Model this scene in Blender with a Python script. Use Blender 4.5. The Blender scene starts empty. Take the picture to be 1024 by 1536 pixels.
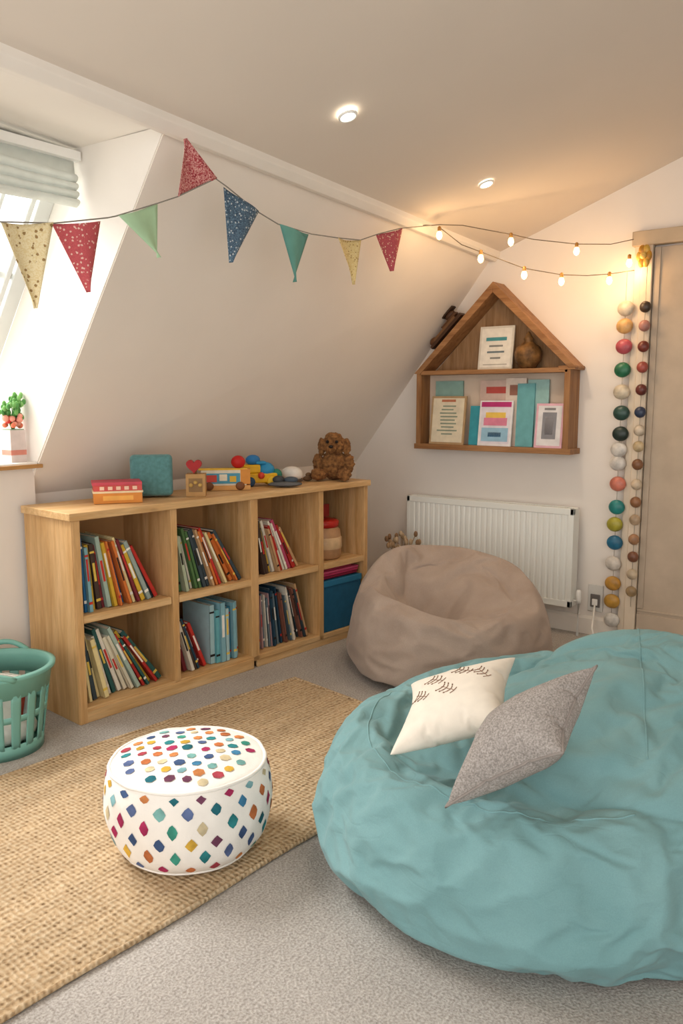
import bpy, math, random
from mathutils import Vector, Matrix, noise
from mathutils.bvhtree import BVHTree
sc=bpy.context.scene
COL=bpy.context.collection
def s2l(c):
    return tuple(((v/12.92) if v<=0.04045 else ((v+0.055)/1.055)**2.4) for v in c)
def hx(h):
    h=h.lstrip('#'); return s2l(tuple(int(h[i:i+2],16)/255 for i in (0,2,4)))
# ---------------------------------------------------------------- materials
def newmat(name):
    m=bpy.data.materials.new(name); m.use_nodes=True
    nt=m.node_tree; b=nt.nodes["Principled BSDF"]
    return m,nt,b
def tex(nt,kind,scale,vec=None,**kw):
    n=nt.nodes.new(kind); n.inputs["Scale"].default_value=scale
    for k,v in kw.items():
        if k in n.inputs: n.inputs[k].default_value=v
        else: setattr(n,k,v)
    if vec is not None: nt.links.new(vec,n.inputs["Vector"])
    return n
def coord(nt,scale=(1,1,1),rot=(0,0,0)):
    t=nt.nodes.new("ShaderNodeTexCoord"); mp=nt.nodes.new("ShaderNodeMapping")
    mp.inputs["Scale"].default_value=scale; mp.inputs["Rotation"].default_value=rot
    nt.links.new(t.outputs["Object"],mp.inputs["Vector"]); return mp.outputs[0]
def mixc(nt,fac,a,b,blend='MIX'):
    n=nt.nodes.new("ShaderNodeMix"); n.data_type='RGBA'; n.blend_type=blend
    for sock,val in ((n.inputs[0],fac),(n.inputs[6],a),(n.inputs[7],b)):
        if isinstance(val,bpy.types.NodeSocket): nt.links.new(val,sock)
        elif isinstance(val,(int,float)): sock.default_value=val
        else: sock.default_value=(*val[:3],1)
    return n.outputs[2]
def ramp(nt,src,stops):
    r=nt.nodes.new("ShaderNodeValToRGB"); e=r.color_ramp.elements
    while len(e)<len(stops): e.new(.5)
    for el,(p,c) in zip(e,stops):
        el.position=p; el.color=(*c[:3],1) if not isinstance(c,(int,float)) else (c,c,c,1)
    nt.links.new(src,r.inputs[0]); return r.outputs[0]
def bump(nt,b,h,strength=.3,dist=.01,prev=None):
    n=nt.nodes.new("ShaderNodeBump"); n.inputs["Strength"].default_value=strength; n.inputs["Distance"].default_value=dist
    nt.links.new(h,n.inputs["Height"])
    if prev is not None: nt.links.new(prev,n.inputs["Normal"])
    nt.links.new(n.outputs[0],b.inputs["Normal"]); return n.outputs[0]
def simple(name,col,rough=.6,var=.08,vs=8,bs=0,bst=.2,bd=.002,metal=0,spec=.3,sheen=0,coat=0):
    m,nt,b=newmat(name); c=hx(col) if isinstance(col,str) else col
    v=coord(nt); n=tex(nt,"ShaderNodeTexNoise",vs,v,Detail=4)
    d=tuple(x*(1-var*2) for x in c); l=tuple(min(1,x*(1+var)) for x in c)
    nt.links.new(ramp(nt,n.outputs[0],[(.3,d),(.7,l)]),b.inputs["Base Color"])
    b.inputs["Roughness"].default_value=rough; b.inputs["Metallic"].default_value=metal
    b.inputs["Specular IOR Level"].default_value=spec
    b.inputs["Sheen Weight"].default_value=sheen; b.inputs["Coat Weight"].default_value=coat
    if bs:
        n2=tex(nt,"ShaderNodeTexNoise",bs,v,Detail=3); bump(nt,b,n2.outputs[0],bst,bd)
    return m
def attrmat(name,rough=.6,var=.1,bs=60,bst=.15,spec=.3):
    m,nt,b=newmat(name); a=nt.nodes.new("ShaderNodeVertexColor"); a.layer_name="Col"
    v=coord(nt); n=tex(nt,"ShaderNodeTexNoise",25,v,Detail=3)
    g=ramp(nt,n.outputs[0],[(.3,1-var*1.5),(.7,1.0)])
    nt.links.new(mixc(nt,1.0,a.outputs[0],g,'MULTIPLY'),b.inputs["Base Color"])
    b.inputs["Roughness"].default_value=rough; b.inputs["Specular IOR Level"].default_value=spec
    n2=tex(nt,"ShaderNodeTexNoise",bs,v,Detail=3); bump(nt,b,n2.outputs[0],bst,.002)
    return m
def wood(name,c1,c2,axis='x',rough=.5,knots=True):
    m,nt,b=newmat(name)
    s={'x':(1.2,14,14),'y':(14,1.2,14),'z':(14,14,1.2)}[axis]
    v=coord(nt,s); n=tex(nt,"ShaderNodeTexNoise",2.2,v,Detail=6,Distortion=.6)
    n2=tex(nt,"ShaderNodeTexNoise",14,v,Detail=3)
    base=ramp(nt,n.outputs[0],[(.3,hx(c2)),(.5,tuple((p+q)/2 for p,q in zip(hx(c1),hx(c2)))),(.7,hx(c1))])
    fine=ramp(nt,n2.outputs[0],[(.35,.86),(.65,1.0)])
    col=mixc(nt,1.0,base,fine,'MULTIPLY')
    if knots:
        s2={'x':(1,3.2,3.2),'y':(3.2,1,3.2),'z':(3.2,3.2,1)}[axis]
        vv=coord(nt,s2); vo=tex(nt,"ShaderNodeTexVoronoi",2.6,vv)
        k=ramp(nt,vo.outputs["Distance"],[(.03,.45),(.10,1.0)])
        col=mixc(nt,1.0,col,k,'MULTIPLY')
    nt.links.new(col,b.inputs["Base Color"]); b.inputs["Roughness"].default_value=rough
    b.inputs["Specular IOR Level"].default_value=.35
    bump(nt,b,n2.outputs[0],.15,.001); return m
def emis(name,col,st):
    m,nt,b=newmat(name); b.inputs["Base Color"].default_value=(*col,1)
    b.inputs["Emission Color"].default_value=(*col,1); b.inputs["Emission Strength"].default_value=st; return m
# ---------------------------------------------------------------- mesh builder
class MB:
    def __init__(s): s.v=[];s.f=[];s.c=[];s.m=[];s.s=[]
    def add(s,vs,fs,col=(.8,.8,.8),mat=0,smooth=False,M=None):
        if isinstance(col,str): col=hx(col)
        o=len(s.v)
        for p in vs:
            p=Vector(p)
            s.v.append(M@p if M is not None else p)
        for f in fs: s.f.append(tuple(i+o for i in f)); s.c.append(col); s.m.append(mat); s.s.append(smooth)
    def box(s,a,b,col=(.8,.8,.8),mat=0,M=None):
        x0,y0,z0=a;x1,y1,z1=b
        s.add([(x0,y0,z0),(x1,y0,z0),(x1,y1,z0),(x0,y1,z0),(x0,y0,z1),(x1,y0,z1),(x1,y1,z1),(x0,y1,z1)],
              [(0,3,2,1),(4,5,6,7),(0,1,5,4),(1,2,6,5),(2,3,7,6),(3,0,4,7)],col,mat,False,M)
    def prism(s,poly,h,axis,a,col=(.8,.8,.8),mat=0,M=None,poly2=None):
        n=len(poly); vs=[]
        for t,pp in ((a,poly),(a+h,poly2 or poly)):
            for p in pp:
                vs.append({'x':(t,p[0],p[1]),'y':(p[0],t,p[1]),'z':(p[0],p[1],t)}[axis])
        fs=[tuple(range(n-1,-1,-1)),tuple(range(n,2*n))]+[(i,(i+1)%n,(i+1)%n+n,i+n) for i in range(n)]
        s.add(vs,fs,col,mat,False,M)
    def lathe(s,prof,n=32,col=(.8,.8,.8),mat=0,M=None,smooth=True):
        vs=[];fs=[]
        for r,z in prof:
            for i in range(n):
                a=2*math.pi*i/n; vs.append((r*math.cos(a),r*math.sin(a),z))
        for j in range(len(prof)-1):
            for i in range(n):
                k=(i+1)%n; fs.append((j*n+i,j*n+k,(j+1)*n+k,(j+1)*n+i))
        s.add(vs,fs,col,mat,smooth,M)
    def ball(s,c,r,col=(.8,.8,.8),mat=0,M=None,n=16):
        if isinstance(r,(int,float)): r=(r,r,r)
        T=Matrix.Translation(c)@Matrix.Diagonal((*r,1))
        if M is not None: T=M@T
        s.lathe([(max(1e-4,math.sin(math.pi*j/(n//2+2))),-math.cos(math.pi*j/(n//2+2))) for j in range(n//2+3)],n,col,mat,T)
    def tube(s,path,r,n=8,col=(.8,.8,.8),mat=0,M=None,closed=False):
        P=[Vector(p) for p in path]; L=len(P); vs=[];fs=[]
        rr=r if isinstance(r,(list,tuple)) else [r]*L
        for i,p in enumerate(P):
            a=P[(i-1)%L] if (closed or i>0) else p; b=P[(i+1)%L] if (closed or i<L-1) else p
            t=(b-a).normalized() if (b-a).length>1e-9 else Vector((0,0,1))
            u=t.cross(Vector((0,0,1)))
            if u.length<.1: u=t.cross(Vector((0,1,0)))
            u.normalize(); w=t.cross(u).normalized()
            for k in range(n):
                q=2*math.pi*k/n; vs.append(p+(u*math.cos(q)+w*math.sin(q))*rr[i])
        for i in range(L if closed else L-1):
            for k in range(n):
                kk=(k+1)%n; j=(i+1)%L; fs.append((i*n+k,i*n+kk,j*n+kk,j*n+k))
        if not closed: fs.append(tuple(range(n-1,-1,-1))); fs.append(tuple((L-1)*n+k for k in range(n)))
        s.add(vs,fs,col,mat,True,M)
    def grid(s,fn,nu,nv,col=(.8,.8,.8),mat=0,wrapu=False,smooth=True,M=None):
        vs=[fn(i/nu if wrapu else i/(nu-1),j/(nv-1)) for j in range(nv) for i in range(nu)]
        fs=[]
        for j in range(nv-1):
            for i in range(nu if wrapu else nu-1):
                k=(i+1)%nu; fs.append((j*nu+i,j*nu+k,(j+1)*nu+k,(j+1)*nu+i))
        s.add(vs,fs,col,mat,smooth,M)
    def obj(s,name,mats,parent=None,loc=(0,0,0),rot=(0,0,0),bevel=0,seg=2,solid=0):
        me=bpy.data.meshes.new(name); me.from_pydata([tuple(v) for v in s.v],[],s.f)
        if not isinstance(mats,(list,tuple)): mats=[mats]
        for m in mats: me.materials.append(m)
        at=me.color_attributes.new("Col",'FLOAT_COLOR','CORNER')
        buf=[]
        for p,c in zip(me.polygons,s.c): buf+=[c[0],c[1],c[2],1.0]*p.loop_total
        at.data.foreach_set("color",buf)
        me.polygons.foreach_set("material_index",s.m); me.polygons.foreach_set("use_smooth",s.s)
        me.update()
        o=bpy.data.objects.new(name,me); COL.objects.link(o); o.location=loc; o.rotation_euler=rot
        if parent: o.parent=parent
        if solid:
            m=o.modifiers.new("s",'SOLIDIFY'); m.thickness=solid; m.offset=0
        if bevel:
            m=o.modifiers.new("b",'BEVEL'); m.width=bevel; m.segments=seg; m.limit_method='ANGLE'; m.angle_limit=.6
        return o
def empty(name,loc=(0,0,0),rot=(0,0,0),scale=1):
    o=bpy.data.objects.new(name,None); COL.objects.link(o); o.location=loc; o.rotation_euler=rot; o.empty_display_size=.1; o.scale=(scale,)*3; return o
def one(name,mats,fn,**kw):
    b=MB(); fn(b); return b.obj(name,mats,**kw)
def sst(a,b,x):
    t=max(0,min(1,(x-a)/(b-a))); return t*t*(3-2*t)
def cr(p,t):
    n=len(p)-1; t=min(max(t,0),1)*n; i=min(int(t),n-1); f=t-i
    a=p[max(i-1,0)];b=p[i];c=p[i+1];d=p[min(i+2,n)]
    return tuple(.5*((2*b[k])+(-a[k]+c[k])*f+(2*a[k]-5*b[k]+4*c[k]-d[k])*f*f+(-a[k]+3*b[k]-3*c[k]+d[k])*f**3) for k in range(len(b)))
RC=[Vector((.25,2.565,0)),Vector((2.68,2.31,0)),Vector((2.535,1.355,0)),Vector((.25,1.475,0))]
def rugz(x,y):
    d=1e9
    for k in range(4):
        a=RC[k]; e=RC[(k+1)%4]-a; nrm=Vector((e.y,-e.x,0)).normalized()
        d=min(d,(Vector((x,y,0))-a).dot(nrm))
    t=max(0,min(1,d/.03+1)); return .0165*t*t*(3-2*t)

# ---------------------------------------------------------------- soft goods (cloth solved, then frozen to plain mesh)
def cubesphere(n):
    vid={};vs=[];fs=[]
    def g(p):
        k=tuple(round(c*1e5) for c in p)
        if k not in vid:
            vid[k]=len(vs); vs.append(Vector(tuple(math.tan(c*math.pi/4) for c in p)).normalized())
        return vid[k]
    for ax in range(3):
        for s in (-1,1):
            for i in range(n):
                for j in range(n):
                    q=[]
                    for (di,dj) in ((0,0),(1,0),(1,1),(0,1)):
                        u=-1+2*(i+di)/n; w=-1+2*(j+dj)/n
                        p=[0,0,0]; p[ax]=s; p[(ax+1)%3]=u; p[(ax+2)%3]=w; q.append(g(p))
                    if s<0: q.reverse()
                    fs.append(tuple(q))
    return vs,fs
def bagmesh(R,Hf,Hb,thb,pw,seat,extra,lump,seed,n=72):
    S,fs=cubesphere(n); vs=[]
    for d in S:
        a=math.atan2(d.y,d.x); s=1-math.acos(max(-1,min(1,d.z)))/math.pi
        bb=((1+math.cos(a-thb))/2)**pw; H=Hf+(Hb-Hf)*bb
        pr=[(0,0),(.45*R,0),(.80*R,.0),(.93*R,.035),(1.0*R,.12),(1.0*R,.21),(.965*R-.02*bb,.21+(H-.21)*.45),(.89*R-.05*bb,.21+(H-.21)*.86),(.77*R-.07*bb,H),(.63*R-.06*bb,H-.03*(1+bb)),(.44*R,seat+(H-seat)*.42),(.22*R,seat+(H-seat)*.10),(0,seat)]
        r,z=cr(pr,s); x,y=r*math.cos(a),r*math.sin(a)
        x,y,z=extra(x,y,z,s)
        p=Vector((x,y,z)); k=min(1,z/.06); q=p+p.normalized()*lump*noise.noise(p*2.6+Vector((seed,3,2)))*k
        vs.append((q.x,q.y,max(0,q.z)))
    me=bpy.data.meshes.new("shell"); me.from_pydata(vs,[],fs); me.update(); return me
def simulate(me,frames,setup,wt=None):
    ob=bpy.data.objects.new("shell",me); COL.objects.link(ob)
    if wt:
        vg=ob.vertex_groups.new(name="pin")
        for v in me.vertices: vg.add([v.index],wt(v.co),'REPLACE')
    m=ob.modifiers.new("c",'CLOTH'); st=m.settings; setup(st)
    if wt: st.vertex_group_mass="pin"
    m.point_cache.frame_start=1; m.point_cache.frame_end=frames
    sc.frame_start=1; sc.frame_end=frames
    for f in range(1,frames+1): sc.frame_set(f)
    dg=bpy.context.evaluated_depsgraph_get(); ev=ob.evaluated_get(dg); em=ev.to_mesh()
    cs=[v.co.copy() for v in em.vertices]; ev.to_mesh_clear()
    ob.modifiers.remove(m); ob.vertex_groups.clear()
    for a,b in zip(cs,me.vertices): b.co=a
    me.update(); me.polygons.foreach_set("use_smooth",[True]*len(me.polygons))
    sc.frame_set(1)
    return ob
def bvh(me): return BVHTree.FromPolygons([v.co.copy() for v in me.vertices],[tuple(p.vertices) for p in me.polygons])
def fabric(name,c1,c2,wr=.2,weave=400,sheen=.1,wb=.06,k2s=.12):
    m,nt,b=newmat(name); v=coord(nt)
    n=tex(nt,"ShaderNodeTexNoise",5,v,Detail=3,Distortion=.3); w=tex(nt,"ShaderNodeTexNoise",weave,v,Detail=2)
    c=ramp(nt,n.outputs[0],[(.3,hx(c2)),(.7,hx(c1))]); c=mixc(nt,1.0,c,ramp(nt,w.outputs[0],[(.3,.9),(.7,1.0)]),'MULTIPLY')
    nt.links.new(c,b.inputs["Base Color"]); b.inputs["Roughness"].default_value=.8; b.inputs["Specular IOR Level"].default_value=.2; b.inputs["Sheen Weight"].default_value=sheen
    k=tex(nt,"ShaderNodeTexNoise",6,coord(nt,(1,1,2.4),(.5,.4,0)),Detail=1.5,Distortion=.7)
    mt=nt.nodes.new("ShaderNodeMath"); mt.operation='SUBTRACT'; mt.inputs[1].default_value=.5; nt.links.new(k.outputs[0],mt.inputs[0])
    ab=nt.nodes.new("ShaderNodeMath"); ab.operation='ABSOLUTE'; nt.links.new(mt.outputs[0],ab.inputs[0])
    rr=ramp(nt,ab.outputs[0],[(0,0.0),(.04,1.0)])
    p=bump(nt,b,rr,wr,.005)
    k2=tex(nt,"ShaderNodeTexNoise",18,coord(nt,(1,1,1.6)),Detail=2,Distortion=.8); p=bump(nt,b,k2.outputs[0],k2s,.010,p)
    bump(nt,b,w.outputs[0],wb,.001,p); return m
M_teal=fabric("teal_cotton","#7CA3A5","#6F9799",.14,k2s=.18)
M_beige=fabric("beige_corduroy","#B3A295","#A29083",.05,260,.15,.12,.12)
def teal(x,y,z,s):
    up=sst(.48,.62,s)
    d=math.hypot(x-.14,y+.24)/.47
    z+=.14*max(0,1-d*d)**.75*up
    z-=.04*math.exp(-((x+.20)**2+(y-.20)**2)/.025)*up
    return x,y,z
def beig(x,y,z,s):
    z+=.05*math.exp(-((x-.0)**2+(y-.30)**2)/.02)*sst(.4,.6,s)
    z+=.05*math.exp(-((x-.12)**2+(y+.10)**2)/.03)*sst(.5,.65,s)
    z-=.16*math.exp(-((x+.09)**2/.014+(y-.06)**2/.04))*sst(.53,.68,s)
    return x,y,z
def mkbag(c,me,mat,shrink,w,bend,press,frames,seams):
    def su(st):
        st.quality=5; st.mass=.3; st.tension_stiffness=15; st.compression_stiffness=15; st.shear_stiffness=5; st.bending_stiffness=bend
        st.tension_damping=5; st.compression_damping=5; st.shear_damping=5; st.air_damping=5
        st.shrink_min=-shrink; st.effector_weights.gravity=0.1; st.pin_stiffness=1
        if press: st.use_pressure=True; st.uniform_pressure_force=press
    ob=simulate(me,frames,su,lambda q:1.0 if q.z<.03 else w)
    for v in me.vertices:
        rz=rugz(v.co.x+c[0],v.co.y+c[1])
        if v.co.z<.06: v.co.z=rz+max(v.co.z,0)*(1-rz/.06)
    me.update(); me.materials.append(mat)
    s=ob.modifiers.new("s",'SUBSURF'); s.levels=1; s.render_levels=1
    E=empty("beanbag",(c[0],c[1],0)); ob.parent=E
    T=bvh(me)
    b=MB()
    for seam in seams:
        path=[]
        for (x,y) in seam:
            h=T.ray_cast(Vector((x,y,2)),Vector((0,0,-1)))
            if h[0] is not None: path.append(h[0]-h[1]*.0006)
        if len(path)>2: b.tube(path,.0028,6)
    if b.v: b.obj("seams",mat,parent=E)
    return E,T
def lin(a,b,n=60): return [(a[0]+(b[0]-a[0])*i/n,a[1]+(b[1]-a[1])*i/n) for i in range(n+1)]
def arc(r,a0,a1,n=120,cx=0,cy=0): return [(cx+r*math.cos(math.radians(a0+(a1-a0)*i/n)),cy+r*math.sin(math.radians(a0+(a1-a0)*i/n))) for i in range(n+1)]
CT=(2.07,.855)
_,BT=mkbag(CT,bagmesh(.62,.37,.48,math.radians(-18),1.8,.37,teal,.02,6,80),M_teal,.058,.10,1.1,.6,16,
   [arc(.50,90,225),lin((.50,-.08),(-.20,-.33))])
_,BB=mkbag((3.27,1.86),bagmesh(.455,.36,.545,math.radians(52),1.0,.38,beig,.02,11,56),M_beige,.065,.08,1.6,.4,16,[])
def pillow_mesh(press,n=40):
    vs=[];fs=[];idx={}
    for side in (1,-1):
        for j in range(n+1):
            for i in range(n+1):
                e=i in(0,n) or j in (0,n); k=(i,j,0 if e else side)
                if k not in idx:
                    u=-1+2*i/n; v=-1+2*j/n
                    idx[k]=len(vs); vs.append((u,v,0 if e else side*.06*((1-u*u)*(1-v*v))**.5))
        for j in range(n):
            for i in range(n):
                q=[]
                for di,dj in ((0,0),(1,0),(1,1),(0,1)):
                    a,b_=i+di,j+dj; e=a in(0,n) or b_ in(0,n); q.append(idx[(a,b_,0 if e else side)])
                if side<0:q.reverse()
                fs.append(tuple(q))
    me=bpy.data.meshes.new("cover"); me.from_pydata(vs,[],fs); me.update()
    def su(st):
        st.quality=6; st.mass=.3; st.tension_stiffness=15; st.compression_stiffness=15; st.bending_stiffness=.6; st.air_damping=3
        st.effector_weights.gravity=0; st.use_pressure=True; st.uniform_pressure_force=press
    ob=simulate(me,25,su)
    edge=[idx[(i,0,0)] for i in range(n)]+[idx[(n,j,0)] for j in range(n)]+[idx[(n-i,n,0)] for i in range(n)]+[idx[(0,n-j,0)] for j in range(n)]
    return ob,me,edge
M_cloth=attrmat("cloth_attr",.85,.12,220,.4,.1)
def cushion(BL,e1,e2,thick,mat,press,pipe=None,decor=None):
    BL=Vector(BL);e1=Vector(e1);e2=Vector(e2); n=e1.cross(e2).normalized(); c=BL+e1*.5+e2*.5
    ob,me,edge=pillow_mesh(press)
    mx=max(abs(v.co.x) for v in me.vertices); mz=max(v.co.z for v in me.vertices)
    fx=lambda p:e1*(p.x/mx*.5)+e2*(p.y/mx*.5)+n*(p.z/mz*thick)
    T=bvh(me)
    cs=[fx(v.co) for v in me.vertices]
    gaps=[]
    for p in cs:
        q=p+c-Vector((CT[0],CT[1],0)); h=BT.ray_cast(Vector((q.x,q.y,2)),Vector((0,0,-1)))
        if h[0] is not None: gaps.append(q.z-h[0].z)
    gaps.sort(); dz=-gaps[int(len(gaps)*.06)]
    dz=max(-.03,min(.04,dz)); c=c+Vector((0,0,dz)); print("cushion dz",dz)
    def sf(u,v,off=0):
        h=T.ray_cast(Vector((u*mx*.9,v*mx*.9,3)),Vector((0,0,-1)))
        return fx(h[0])+n*off
    E=empty("cushion",c)
    if decor:
        b=MB(); decor(b,sf); b.obj("embroidery",M_cloth,parent=E)
    for a,v in zip(cs,me.vertices): v.co=a
    me.update(); me.materials.append(mat); ob.name="cover"; ob.parent=E
    s=ob.modifiers.new("s",'SUBSURF'); s.levels=1; s.render_levels=1
    if pipe:
        b=MB(); b.tube([cs[i] for i in edge],.0035,8,closed=True); b.obj("piping",pipe,parent=E)
    return E
def sprigs(b,sf):
    for (u0,v0,ang,s) in [(-.30,.30,.9,.24),(.22,.42,1.0,.22),(.58,.28,.7,.2),(-.02,-.12,.9,.22),(-.55,-.08,.9,.2)]:
        def pt(x,y): 
            ca,sa=math.cos(ang),math.sin(ang); return sf(u0+s*(x*ca-y*sa),v0+s*(x*sa+y*ca),.0010)
        b.tube([pt(.04*math.sin(k*2),-.8+.3*k) for k in range(6)],.0008,5,'#93705A')
        for y in (-.4,.1,.55):
            for sx in (-1,1):
                b.tube([pt(0,y),pt(sx*.28,y+.10),pt(sx*.5,y+.28)],[.0006,.0011,.0005],5,'#93705A')
                b.tube([pt(sx*.5,y+.28),pt(sx*.6,y+.36)],[.0018,.0008],5,'#7E5A42')
        b.tube([pt(-.4,-.7),pt(0,-.8),pt(.4,-.75)],.0008,5,'#93705A')
M_cream=simple("cream_linen","#E9E0D1",.85,.03,30,350,.3,.001)
m,nt,b=newmat("grey_tweed"); v=coord(nt); n=tex(nt,"ShaderNodeTexNoise",240,v,Detail=3); n2=tex(nt,"ShaderNodeTexNoise",60,v,Detail=3)
c=ramp(nt,n.outputs[0],[(.35,hx("#86807B")),(.5,hx("#9C958F")),(.65,hx("#ADA6A1"))]); nt.links.new(mixc(nt,1.0,c,ramp(nt,n2.outputs[0],[(.3,.92),(.7,1.03)]),'MULTIPLY'),b.inputs["Base Color"]); b.inputs["Roughness"].default_value=.9; b.inputs["Specular IOR Level"].default_value=.1; bump(nt,b,n.outputs[0],.25,.001); M_tweed=m
cushion((1.50,.85,.38),(.075,-.235,.165),(.215,.01,.13),.075,M_tweed,9,simple("grey_piping","#8F8781",.9,.05,60))
cushion((1.575,1.055,.415),(.125,-.265,.10),(.30,.13,.07),.06,M_cream,9,None,sprigs)

# ---------------------------------------------------------------- camera
F=1220.0; YAW=math.radians(37.3); P=math.atan(168/1220)
cam=bpy.data.cameras.new("camera"); co=bpy.data.objects.new("camera",cam); COL.objects.link(co)
cam.sensor_fit='VERTICAL'; cam.sensor_height=36; cam.sensor_width=24; cam.lens=F/1536*36; cam.clip_start=.05
co.location=(0,0,1.25); co.rotation_euler=(math.pi/2-P,0,YAW-math.pi/2); sc.camera=co

# ---------------------------------------------------------------- room
M_wall=simple("wall_paint","#EDE5DC",.85,.015,3,120,.05,.001)
M_slope=simple("slope_paint","#EFE6DB",.85,.015,3,120,.05,.001)
M_ceil=simple("ceiling_paint","#DFD4C7",.9,.015,2,120,.05,.001)
M_trim=simple("trim_paint","#EEE7DD",.5,.02,5)
M_white=simple("white_gloss","#F2F1EC",.35,.02,5)
XB=4.2; XL=-1.2; YR=-1.6
ZK=lambda x:2.04+(4.2-x)*.044
m,nt,b=newmat("carpet"); v=coord(nt)
n1=tex(nt,"ShaderNodeTexNoise",160,v,Detail=4); n2=tex(nt,"ShaderNodeTexNoise",4,v,Detail=3); n3=tex(nt,"ShaderNodeTexNoise",45,v,Detail=3)
c=ramp(nt,n1.outputs[0],[(.3,hx("#9A928A")),(.7,hx("#CDC7C0"))])
c=mixc(nt,1.0,c,ramp(nt,n2.outputs[0],[(.3,.88),(.7,1.0)]),'MULTIPLY')
c=mixc(nt,1.0,c,ramp(nt,n3.outputs[0],[(.3,.9),(.7,1.0)]),'MULTIPLY')
nt.links.new(c,b.inputs["Base Color"]); b.inputs["Roughness"].default_value=.95; b.inputs["Specular IOR Level"].default_value=.1
bump(nt,b,n1.outputs[0],.6,.006); M_carpet=m
one("floor",M_carpet,lambda b:b.box((XL,YR,-.05),(XB,3.3,0)))
def backwall(b):
    b.prism([(YR,0),(3.3,0),(3.3,.86),(3.09,.86),(2.16,ZK(4.2)+.01),(.2,2.75),(YR,2.75)],.1,'x',XB)
one("wall_back",M_wall,backwall)
one("wall_right_light_block",M_wall,lambda b:b.box((1.0,YR-.1,0),(XB,YR,2.75)))  # unseen wall added to block light from the right; stops short behind the camera
one("wall_knee",M_wall,lambda b:b.box((1.884,3.08,0),(XB,3.2,.86)))
one("wall_window",M_wall,lambda b:b.box((XL,3.02,0),(1.884,3.12,.975)))
def slope(b):
    b.prism([(3.08,.86),(2.15,ZK(1.884)),(2.15,ZK(1.884)+.14),(3.2,.86)],XB-1.884,'x',1.884,poly2=[(3.08,.86),(2.15,ZK(XB)),(2.15,ZK(XB)+.14),(3.2,.86)])
    b.prism([(3.02,.975),(2.15,ZK(XL)),(2.15,ZK(XL)+.14),(3.2,.975)],.7-XL,'x',XL,poly2=[(3.02,.975),(2.15,ZK(.7)),(2.15,ZK(.7)+.14),(3.2,.975)])
one("wall_slope",M_slope,slope)
def ceil(b):
    f=lambda x:[(2.15,ZK(x)),(.2,2.74),(YR,2.74),(YR,2.86),(.2,2.86),(2.15,ZK(x)+.12)]
    b.prism(f(XL),XB-XL,'x',XL,poly2=f(XB))
one("ceiling",M_ceil,ceil)
def dorm(b):
    zt=ZK(1.88)
    b.prism([(2.157,zt-.004),(2.66,zt+.01),(3.56,.98),(3.56,.86),(3.09,.86)],.06,'x',1.88)
    b.prism([(2.157,ZK(.7)-.004),(2.66,ZK(.7)),(3.56,.98),(3.0,.98)],.058,'x',.64)
    b.prism([(2.15,ZK(.65)),(2.74,ZK(.65)+.01),(2.74,2.3),(2.15,2.3)],1.29,'x',.65,poly2=[(2.15,ZK(1.94)),(2.74,ZK(1.94)+.01),(2.74,2.3),(2.15,2.3)])
one("wall_dormer",simple("dormer_paint","#F1EBE2",.85,.01,3),dorm)
M_sillw=wood("sill_wood","#C99B63","#A9783F",'x')
def sill(b):
    b.box((.7,2.985,.982),(1.879,3.56,1.0),mat=0); b.box((.7,2.978,.976),(1.9,3.0,.992),mat=1)
one("trim_windowsill",[M_trim,M_sillw],sill,bevel=.003)
def beam(b):
    f=lambda x:[(2.156,ZK(x)-.035),(2.13,ZK(x)-.035),(2.105,ZK(x)-.008),(2.105,ZK(x)+.02),(2.156,ZK(x)+.003)]
    b.prism(f(XL),XB-XL,'x',XL,poly2=f(XB))
one("trim_beam",M_trim,beam,bevel=.003)
one("baseboard_back",M_trim,lambda b:b.prism([(XB,0),(XB-.016,0),(XB-.016,.085),(XB-.008,.1),(XB,.1)],1.72,'y',1.36),bevel=.002)
one("baseboard_knee",M_trim,lambda b:b.prism([(3.08,0),(3.064,0),(3.064,.085),(3.072,.1),(3.08,.1)],XB-1.9,'x',1.88),bevel=.002)
# ---- window (sloped)
W=empty("window_1")
A=Vector((0,2.66,2.14)); B=Vector((0,3.56,.985)); D=(B-A).normalized()
Lw=(B-A).length
def wpt(x,t,d):
    q=A+D*t+Vector((0,abs(D.z),abs(D.y)))*d; return (x,q.y,q.z)
def wbar(b,x0,x1,t0,t1,d0,d1,mat=0):
    vs=[wpt(x0,t0,d0),wpt(x1,t0,d0),wpt(x1,t1,d0),wpt(x0,t1,d0),wpt(x0,t0,d1),wpt(x1,t0,d1),wpt(x1,t1,d1),wpt(x0,t1,d1)]
    b.add(vs,[(0,3,2,1),(4,5,6,7),(0,1,5,4),(1,2,6,5),(2,3,7,6),(3,0,4,7)],mat=mat)
def wfr(b):
    x0,x1=.7,1.879
    wbar(b,x0,x0+.06,0,Lw,0,.06); wbar(b,x1-.06,x1,0,Lw,0,.06); wbar(b,x0+.06,x1-.06,0,.07,0,.06); wbar(b,x0+.06,x1-.06,Lw-.07,Lw,0,.06)
    wbar(b,1.27,1.31,.07,Lw-.07,0.01,.05); wbar(b,x0+.06,x1-.06,.52,.55,.015,.045); wbar(b,x1-.20,x1-.185,.07,Lw-.07,.015,.04)
    wbar(b,x0+.08,x0+.1,.07,Lw-.07,-.012,0); wbar(b,x1-.1,x1-.08,.07,Lw-.07,-.012,0)
one("frame",simple("window_frame_paint","#DADCD8",.4,.02,5),wfr,parent=W,bevel=.004)
m,nt,b=newmat("window_glass"); nt.nodes.remove(b)
tr=nt.nodes.new("ShaderNodeBsdfTransparent"); gl=nt.nodes.new("ShaderNodeBsdfGlossy"); mx=nt.nodes.new("ShaderNodeMixShader")
gl.inputs["Roughness"].default_value=.05; mx.inputs[0].default_value=.05
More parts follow.
